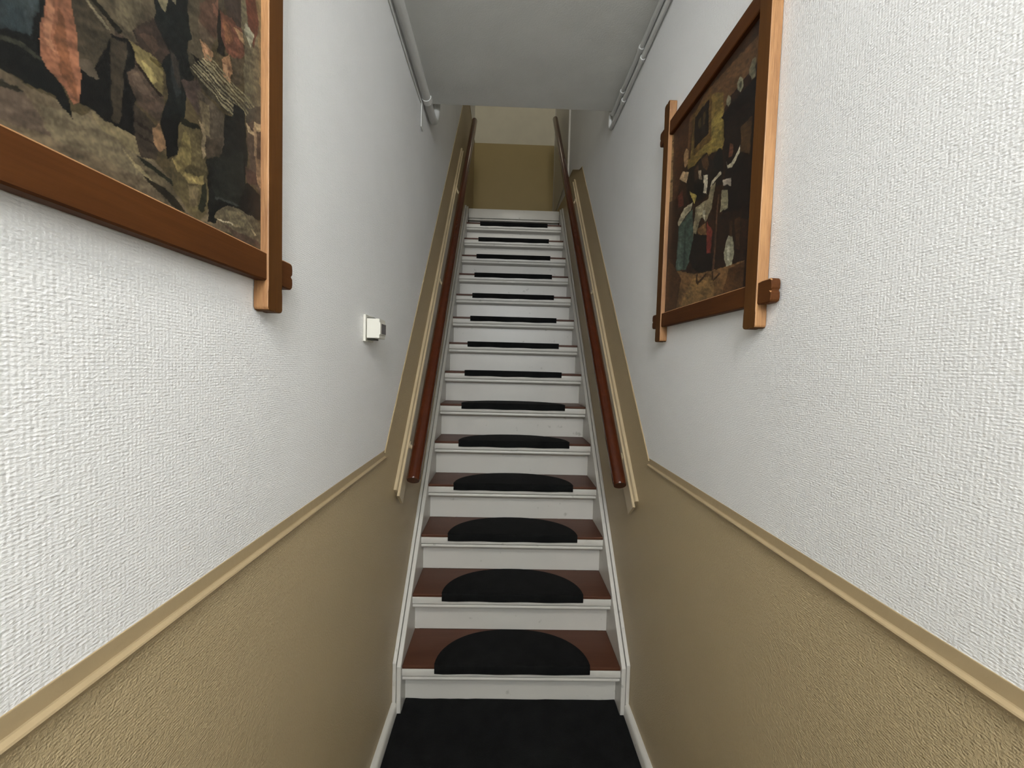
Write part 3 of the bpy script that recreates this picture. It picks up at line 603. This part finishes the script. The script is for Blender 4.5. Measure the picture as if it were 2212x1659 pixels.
RIGHT_CANVAS_SHAPES = [
 ((50, 28, 14), [(-235, 1562), (-153, 2341), (-742, 2264), (-795, 1591)]),
 ((108, 72, 40), [(-412, 2209), (-506, 2208), (-723, 2214), (-731, 2120), (-604, 2114), (-578, 2096), (-580, 2026), (-425, 2072)]),
 ((60, 36, 18), [(-266, 2199), (-729, 2238), (-734, 2176), (-467, 2209), (-414, 2184), (-309, 2124)]),
 ((133, 106, 48), [(-373, 2078), (-415, 2170), (-508, 2182), (-574, 2145), (-591, 2020), (-582, 2000), (-547, 2012), (-484, 2026), (-415, 2021), (-395, 2013)]),
 ((152, 128, 58), [(-449, 2053), (-526, 2110), (-573, 2105), (-582, 2005), (-509, 2028)]),
 ((74, 42, 22), [(-266, 2236), (-413, 2198), (-395, 2067), (-347, 2084), (-322, 1995), (-270, 1979)]),
 ((106, 68, 38), [(-383, 2196), (-404, 2196), (-389, 2070), (-370, 2072)]),
 ((148, 121, 74), [(-219, 2252), (-262, 2243), (-276, 1990), (-253, 1996)]),
 ((90, 68, 32), [(-224, 2203), (-267, 2192), (-267, 2186), (-225, 2197)]),
 ((90, 68, 32), [(-231, 2138), (-273, 2126), (-274, 2120), (-231, 2132)]),
 ((90, 68, 32), [(-238, 2069), (-280, 2057), (-281, 2051), (-238, 2062)]),
 ((106, 76, 34), [(-396, 2192), (-512, 2185), (-522, 2056), (-420, 2064)]),
 ((30, 16, 8), [(-415, 2175), (-498, 2176), (-504, 2083), (-420, 2085)]),
 ((76, 58, 28), [(-440, 2153), (-456, 2152), (-459, 2125), (-442, 2125)]),
 ((74, 54, 26), [(-467, 2154), (-480, 2153), (-480, 2121), (-467, 2124)]),
 ((32, 18, 10), [(-579, 2090), (-705, 2089), (-727, 2064), (-734, 1773), (-630, 1814), (-594, 1984)]),
 ((21, 10, 5), [(-570, 2087), (-725, 2090), (-728, 2048), (-590, 2062)]),
 ((86, 58, 30), [(-662, 2011), (-707, 2009), (-705, 1927), (-668, 1939)]),
 ((138, 132, 104), [(-591, 2116), (-599, 2124), (-611, 2112), (-612, 2096), (-602, 2093), (-592, 2105)]),
 ((154, 148, 116), [(-637, 2125), (-648, 2134), (-662, 2118), (-664, 2101), (-653, 2095), (-641, 2109)]),
 ((92, 86, 60), [(-646, 2118), (-651, 2122), (-657, 2115), (-656, 2105), (-650, 2106)]),
 ((140, 134, 106), [(-683, 2124), (-696, 2138), (-709, 2131), (-708, 2092), (-695, 2094)]),
 ((26, 15, 10), [(-603, 1957), (-647, 1962), (-698, 1931), (-702, 1814), (-597, 1832), (-601, 1901)]),
 ((30, 18, 12), [(-611, 2009), (-644, 2000), (-662, 1971), (-648, 1957), (-621, 1991)]),
 ((112, 64, 42), [(-618, 1997), (-633, 1986), (-632, 1957), (-615, 1966)]),
 ((196, 184, 152), [(-600, 1964), (-610, 1949), (-629, 1942), (-662, 1967), (-663, 1951), (-636, 1932), (-613, 1940)]),
 ((32, 22, 16), [(-370, 2042), (-428, 2034), (-459, 2035), (-496, 2035), (-537, 1993), (-566, 2005), (-586, 2000), (-594, 1908), (-555, 1919), (-520, 1910), (-467, 1919), (-409, 1929), (-382, 1981)]),
 ((18, 16, 14), [(-537, 1996), (-563, 2012), (-582, 2000), (-588, 1953), (-559, 1953)]),
 ((92, 60, 36), [(-470, 2029), (-502, 2028), (-517, 1993), (-503, 1984), (-481, 2002)]),
 ((74, 48, 32), [(-429, 2023), (-452, 2023), (-455, 1985), (-432, 1989)]),
 ((160, 122, 80), [(-348, 2100), (-366, 2113), (-383, 2100), (-381, 2060), (-362, 2055)]),
 ((200, 166, 122), [(-346, 2053), (-393, 2031), (-380, 2003), (-324, 2039)]),
 ((184, 160, 128), [(-453, 2008), (-470, 2000), (-479, 1968), (-461, 1980)]),
 ((204, 192, 164), [(-486, 1977), (-512, 1970), (-511, 1921), (-492, 1931)]),
 ((196, 184, 154), [(-526, 1930), (-537, 1942), (-578, 1949), (-583, 1939), (-556, 1935)]),
 ((12, 11, 10), [(-427, 1983), (-493, 1954), (-492, 1909), (-438, 1931)]),
 ((176, 152, 72), [(-402, 1970), (-427, 1954), (-451, 1936), (-439, 1917)]),
 ((142, 128, 96), [(-446, 1904), (-521, 1900), (-530, 1932), (-557, 1928), (-541, 1867), (-516, 1844), (-486, 1863), (-473, 1852), (-461, 1830), (-438, 1801), (-419, 1783), (-388, 1793), (-424, 1832), (-444, 1865)]),
 ((176, 162, 124), [(-458, 1897), (-501, 1895), (-498, 1869), (-466, 1873)]),
 ((200, 190, 160), [(-492, 1880), (-508, 1878), (-508, 1845), (-493, 1863)]),
 ((70, 88, 76), [(-336, 1889), (-428, 1907), (-442, 1826), (-427, 1763), (-402, 1740), (-325, 1752), (-334, 1831)]),
 ((52, 68, 58), [(-377, 1875), (-389, 1878), (-395, 1744), (-379, 1745)]),
 ((90, 110, 96), [(-344, 1872), (-361, 1873), (-362, 1752), (-342, 1754)]),
 ((172, 160, 128), [(-327, 1906), (-371, 1933), (-430, 1926), (-416, 1908), (-368, 1899), (-339, 1888)]),
 ((100, 42, 30), [(-309, 1983), (-351, 2000), (-367, 1941), (-323, 1948)]),
 ((124, 46, 36), [(-519, 1841), (-551, 1803), (-549, 1748), (-526, 1755)]),
 ((122, 86, 48), [(-466, 1838), (-514, 1841), (-522, 1804), (-477, 1812)]),
 ((150, 140, 106), [(-591, 1896), (-620, 1884), (-624, 1839), (-587, 1841)]),
 ((184, 168, 148), [(-591, 1919), (-632, 1908), (-634, 1889), (-595, 1904)]),
 ((26, 16, 10), [(-418, 1766), (-447, 1831), (-519, 1804), (-526, 1755), (-571, 1742), (-577, 1700), (-487, 1707), (-442, 1737)]),
 ((42, 24, 12), [(-563, 1835), (-682, 1813), (-689, 1693), (-608, 1696), (-574, 1705)]),
 ((76, 48, 24), [(-631, 1802), (-645, 1800), (-648, 1760), (-636, 1764)]),
 ((74, 46, 22), [(-657, 1799), (-680, 1795), (-683, 1718), (-666, 1733)]),
 ((92, 60, 40), [(-571, 1893), (-578, 1890), (-571, 1690), (-561, 1692)]),
 ((156, 150, 122), [(-630, 1769), (-650, 1762), (-661, 1724), (-653, 1685), (-628, 1692), (-614, 1731)]),
 ((192, 186, 160), [(-630, 1744), (-640, 1746), (-641, 1707), (-631, 1710)]),
 ((44, 24, 12), [(-229, 2003), (-323, 1980), (-335, 1788), (-249, 1655)]),
 ((122, 86, 48), [(-229, 1610), (-332, 1751), (-487, 1707), (-608, 1696), (-707, 1690), (-705, 1607)]),
 ((76, 46, 24), [(-228, 1626), (-269, 1805), (-372, 1719), (-337, 1598)]),
 ((142, 106, 58), [(-368, 1630), (-448, 1702), (-564, 1683), (-581, 1628)]),
 ((92, 58, 30), [(-615, 1623), (-641, 1685), (-707, 1688), (-707, 1607)]),
 ((60, 36, 18), [(-473, 1706), (-481, 1711), (-481, 1682), (-472, 1684)]),
 ((60, 36, 18), [(-475, 1683), (-526, 1700), (-534, 1696), (-481, 1677)]),
 ((60, 36, 18), [(-561, 1698), (-568, 1697), (-568, 1673), (-560, 1674)]),
 ((60, 36, 18), [(-565, 1673), (-600, 1689), (-607, 1685), (-570, 1669)]),
]

def vnoise(A, B, fa, fb, seed):
    rg = np.random.RandomState(seed); T = rg.rand(256, 256)
    a, b_ = A * fa, B * fb; ia, ib = np.floor(a).astype(int), np.floor(b_).astype(int); u, v = a - ia, b_ - ib
    u = u * u * (3 - 2 * u); v = v * v * (3 - 2 * v)
    g_ = lambda i, j: T[(ia + i) % 256, (ib + j) % 256]
    return (g_(0, 0) * (1-u) + g_(1, 0) * u) * (1-v) + (g_(0, 1) * (1-u) + g_(1, 1) * u) * v
def painted_canvas(name, shapes, x, y0, y1, z0, z1, step, seed, parent, side, gain):
    ny, nz = int((y1 - y0) / step) + 1, int((z1 - z0) / step) + 1
    Y, Z = np.meshgrid(np.linspace(y0, y1, ny), np.linspace(z0, z1, nz)); Y, Z = Y.ravel(), Z.ravel()
    wy = (vnoise(Y, Z, 70, 70, seed) - 0.5) * 0.005 + (vnoise(Y, Z, 260, 260, seed + 1) - 0.5) * 0.0018
    wz = (vnoise(Y, Z, 70, 70, seed + 2) - 0.5) * 0.005 + (vnoise(Y, Z, 260, 260, seed + 3) - 0.5) * 0.0018
    sy, sz = (Y + wy) * 1000, (Z + wz) * 1000
    C = np.zeros((len(Y), 3)); C[:] = np.array([0.25, 0.22, 0.17])
    for rgb, poly in shapes:
        c = np.array(rgb) / 255.0
        p = np.array(poly, float)
        sel = np.where((sy > p[:, 0].min()) & (sy < p[:, 0].max()) & (sz > p[:, 1].min()) & (sz < p[:, 1].max()))[0]
        if not len(sel): continue
        X_, Z_ = sy[sel], sz[sel]; ins = np.zeros(len(sel), bool); n = len(p)
        for i in range(n):
            (xa, za), (xb, zb) = p[i], p[(i + 1) % n]
            if za == zb: continue
            cr_ = ((za > Z_) != (zb > Z_)) & (X_ < (xb - xa) * (Z_ - za) / (zb - za) + xa)
            ins ^= cr_
        C[sel[ins]] = c
    # brush work: streaks and blotches within the paint layer
    k = 0.72 + 0.34 * vnoise(Y + Z * 0.6, Z - Y * 0.4, 60, 190, seed + 5) + 0.26 * (vnoise(Y, Z, 420, 420, seed + 6) - 0.5) + 0.25 * (vnoise(Y, Z, 40, 40, seed + 8) - 0.5)
    C = C * k[:, None] + (vnoise(Y, Z, 160, 160, seed + 7)[:, None] - 0.5) * np.array([0.035, 0.028, 0.02])
    C = C.mean(1, keepdims=True) * 0.12 + C * 0.88; C = np.clip(C, 0, 1); lin = np.where(C <= 0.04045, C / 12.92, ((C + 0.055) / 1.055) ** 2.4) * gain
    idx = np.arange(ny * nz).reshape(nz, ny)
    quads = np.stack([idx[:-1, :-1], idx[:-1, 1:], idx[1:, 1:], idx[1:, :-1]], -1).reshape(-1, 4)
    if side > 0: quads = quads[:, ::-1]
    me = bpy.data.meshes.new(name)
    V = np.stack([np.full_like(Y, x), Y, Z], -1).astype(np.float32)
    me.vertices.add(len(V)); me.vertices.foreach_set('co', V.ravel())
    me.loops.add(quads.size); me.loops.foreach_set('vertex_index', quads.ravel().astype(np.int32))
    me.polygons.add(len(quads)); me.polygons.foreach_set('loop_start', np.arange(0, quads.size, 4, dtype=np.int32))
    me.update(calc_edges=True)
    at_ = me.color_attributes.new('paint', 'FLOAT_COLOR', 'POINT')
    at_.data.foreach_set('color', np.concatenate([lin, np.ones((len(lin), 1))], 1).astype(np.float32).ravel())
    o = link(name, me, 'oil_canvas', parent)
    settle(o); return o
def lobed_end(c, w, e, d):
    """outline points of a carved end: two lobes with a notch, half width w, end at e, direction d (+1/-1); returns (along, across)"""
    pts = [(-0.040, -w * 0.95), (-0.032, -w), (-0.006, -w), (-0.0015, -w * 0.86), (0.0, -w * 0.55), (-0.0005, -w * 0.16), (-0.0045, -w * 0.02),
           (-0.0005, w * 0.12), (0.0, w * 0.55), (-0.0015, w * 0.86), (-0.006, w), (-0.032, w), (-0.040, w * 0.95)]
    return [(e + d * a, c + b_) for a, b_ in pts]
def stile(side, yc, w, za, zb, x_front, x_back, parent):
    lo = lobed_end(yc, w, za, -1); hi = lobed_end(yc, w, zb, 1)
    poly = [(b_, a) for a, b_ in lo] + [(b_, a) for a, b_ in hi[::-1]]
    x0, x1 = sorted((side * (WX - x_back), side * (WX - x_front)))
    o = settle(from_bm('frame_stile', bm_prism(poly, 0, x0, x1, 0.0018, 2), 'oak_upright', parent))
    o.data.materials.append(MATS['oak_edge'])
    for p_ in o.data.polygons:
        if abs(p_.normal.y) > 0.75: p_.material_index = 1
    return o
def crossrail(side, zc, w, ya, yb, x_front, x_back, parent):
    lo = lobed_end(zc, w, ya, -1); hi = lobed_end(zc, w, yb, 1)
    poly = [(a, b_) for a, b_ in lo] + [(a, b_) for a, b_ in hi[::-1]]
    x0, x1 = sorted((side * (WX - x_back), side * (WX - x_front)))
    o = settle(from_bm('frame_rail', bm_prism(poly, 0, x0, x1, 0.0022, 1), 'oak_cross', parent))
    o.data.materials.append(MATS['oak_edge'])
    for p_ in o.data.polygons:                 # worn arris along the upper edge, its caught light painted as pale oak
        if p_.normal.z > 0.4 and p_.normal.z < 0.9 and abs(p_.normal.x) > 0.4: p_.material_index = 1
    return o
def picture(side, yi0, yi1, zi0, zi1, label, shapes, seed, step, tilt, gain):
    root = thing('framed_picture', (side * WX, (yi0 + yi1) / 2, (zi0 + zi1) / 2), label, 'picture', None)
    SW = 0.0222; FR = 0.0255
    for yc in (yi0 - SW, yi1 + SW):
        stile(side, yc, SW, zi0 - 0.098, zi1 + 0.122, FR, 0.0005, root)
    RW = 0.0245
    for zc in (zi0 - RW, zi1 + RW + 0.006):
        crossrail(side, zc, RW, yi0 - 0.088, yi1 + 0.086, FR - 0.0035, 0.003, root)
    painted_canvas('canvas', shapes, side * (WX - 0.012), yi0 - 0.004, yi1 + 0.004, zi0 - 0.004, zi1 + 0.004, step, seed, root, side, gain)
    root.rotation_euler = (tilt, 0, 0)
    return root
picture(-1, -1.420, -0.9365, 1.6125, 2.21, 'oak-framed oil painting of figures in dark coats with a jug, on the left wall', LEFT_CANVAS_SHAPES, 5, 0.0012, 0.0, 0.84)
picture(1, -0.7345, -0.2535, 1.628, 2.208, 'oak-framed dark oil painting of an interior with seated people, on the right wall', RIGHT_CANVAS_SHAPES, 40, 0.0012, 0.010, 0.95)

# ------------------------------------------------------------------ wall sensor on the left wall
s_ = thing('wall_sensor', (-WX, -0.368, 1.538), 'white box-shaped wall sensor with dark window on the left wall', 'sensor')
def sbox(nm, x0, x1, y0, y1, z0, z1, bev, mat, par=s_):
    o = from_bm(nm, bm_box(-WX + x0, -WX + x1, y0, y1, z0, z1, bev), mat, par)
    o.data.transform(Matrix.Translation(-s_.location)); return o
sbox('mounting_plate', 0.0005, 0.0085, -0.406, -0.330, 1.498, 1.578, 0.0018, 'ivory_plastic')
hs = sbox('housing', 0.011, 0.049, -0.405, -0.345, 1.508, 1.566, 0.0015, 'ivory_plastic')
sbox('neck', 0.008, 0.030, -0.392, -0.350, 1.503, 1.570, 0.001, 'underside_dark')
fr = sbox('front_rim', 0.0485, 0.0515, -0.4045, -0.3455, 1.519, 1.555, 0.0008, 'ivory_plastic', hs)
sbox('window', 0.0512, 0.0522, -0.392, -0.349, 1.522, 1.552, 0.0004, 'dark_lens', hs)

# ------------------------------------------------------------------ pipes under the ceiling
pL = thing('heating_pipe', (-0.462, -1.0, 2.692), 'thick white painted pipe along the ceiling above the left wall', 'pipe')
path = [(-0.462, Y0 + 0.005, 2.690), (-0.462, -0.5, 2.690), (-0.462, 0.50, 2.694)]
for k in range(1, 9):
    a = k / 8 * math.radians(78); path.append((-0.462, 0.50 + 0.13 * math.sin(a), 2.694 + 0.13 * (1 - math.cos(a))))
path.append((-0.462, 0.655, 2.98))
settle(from_bm('pipe', bm_tube(path, 0.0195, 18), 'pipe_paint', pL, True))
# strap: runs under the pipe, its leg lies on the wall
bm = bmesh.new(); sp_ = []
for k in range(9):
    a = math.radians(10 - k * 23.75); sp_.append((-0.462 + 0.021 * math.cos(a), 2.694 + 0.021 * math.sin(a)))
sp_ += [(-WX + 0.0035, 2.676), (-WX + 0.0025, 2.64), (-WX + 0.0025, 2.555)]
vs_ = []
for (x_, z_) in sp_:
    vs_.append([bm.verts.new((x_ , y_, z_)) for y_ in (0.345, 0.380)])
for i in range(len(vs_) - 1): bm.faces.new((vs_[i][0], vs_[i][1], vs_[i+1][1], vs_[i+1][0]))
bmesh.ops.recalc_face_normals(bm, faces=bm.faces)
bmesh.ops.solidify(bm, geom=list(bm.faces), thickness=0.003)
settle(from_bm('strap', bm, 'strap_white', pL))
cb = from_bm('cable', bm_tube([(-WX + 0.004, Y0 + 0.01, 2.655), (-WX + 0.004, -0.3, 2.657), (-WX + 0.0045, 0.1, 2.654), (-WX + 0.004, 0.335, 2.66)], 0.004, 8), 'pipe_paint', None, True)
tag(cb, 'thin white cable on the left wall behind the thick pipe', 'cable')
def conduit(x, z, r, yend, clips, turn, label):
    c = thing('conduit', (x, -1.0, z), label, 'pipe', 'thin conduits along the right wall')
    pth_ = [(x, Y0 + 0.005, z), (x, 0.0, z), (x, yend - 0.03, z)]
    for k in range(1, 7):
        a = k / 6 * math.radians(90); pth_.append((x, yend - 0.03 + 0.03 * math.sin(a), z + 0.03 * (1 - math.cos(a))))
    pth_.append((x, yend, z + turn))
    settle(from_bm('tube', bm_tube(pth_, r, 12), 'pipe_paint', c, True))
    for cy_ in clips:
        bm_ = bm_tube([(x, cy_ - 0.012, z), (x, cy_ - 0.010, z), (x, cy_ + 0.010, z), (x, cy_ + 0.012, z)], [r + 0.001, r + 0.003, r + 0.003, r + 0.001], 12)
        settle(from_bm('clip', bm_, 'pipe_paint', c, True))
    return c
conduit(0.4735, 2.7765, 0.0095, 0.577, (-0.42, 0.115, 0.385), 0.12, 'thin white conduit tucked into the corner of ceiling and right wall, the upper one')
conduit(0.4743, 2.7190, 0.0092, 0.606, (-0.45, 0.095, 0.360), 0.16, 'thin white conduit on the right wall just below its twin')

# ------------------------------------------------------------------ lamps: over the landing, and in the hall behind the camera
def dome_lamp(loc, rad, strength, color, label):
    lm = thing('ceiling_lamp', loc, label, 'lamp')
    prof = [(0.0, -0.001), (0.92, -0.001), (1.0, -0.12), (0.93, -0.42), (0.62, -0.66), (0.3, -0.74), (0.0, -0.76)]
    bm = bmesh.new(); rings = []
    for r0, z0 in prof:
        rings.append([bm.verts.new((rad * r0 * math.cos(2*math.pi*k/24), rad * r0 * math.sin(2*math.pi*k/24), rad * z0 - 0.012)) for k in range(24)] if r0 > 0 else [bm.verts.new((0, 0, rad * z0 - 0.012))])
    for A, B in zip(rings, rings[1:]):
        for k in range(24):
            vv = []
            for v_ in (A[k % len(A)], A[(k+1) % len(A)], B[(k+1) % len(B)], B[k % len(B)]):
                if v_ not in vv: vv.append(v_)
            if len(vv) > 2: bm.faces.new(vv)
    mname = 'lamp_glow_%d' % len(MATS)
    mt, nt, b = new_mat(mname, (0.9, 0.88, 0.84), 0.4)
    b.inputs['Emission Color'].default_value = (*color, 1); b.inputs['Emission Strength'].default_value = strength
    from_bm('lamp_shade', bm, mname, lm, True)
    from_bm('lamp_base', bm_tube([(0, 0, -0.0005), (0, 0, -0.012)], rad * 0.6, 20), 'pipe_paint', lm, True)
dome_lamp((0.12, 3.05, ZUP), 0.10, 3.5, (1.0, 0.90, 0.70), 'small round white lamp on the ceiling above the landing')
dome_lamp((0.0, -2.30, ZC), 0.15, 74.0, (1.0, 0.975, 0.93), 'round white lamp on the hall ceiling near the street door')
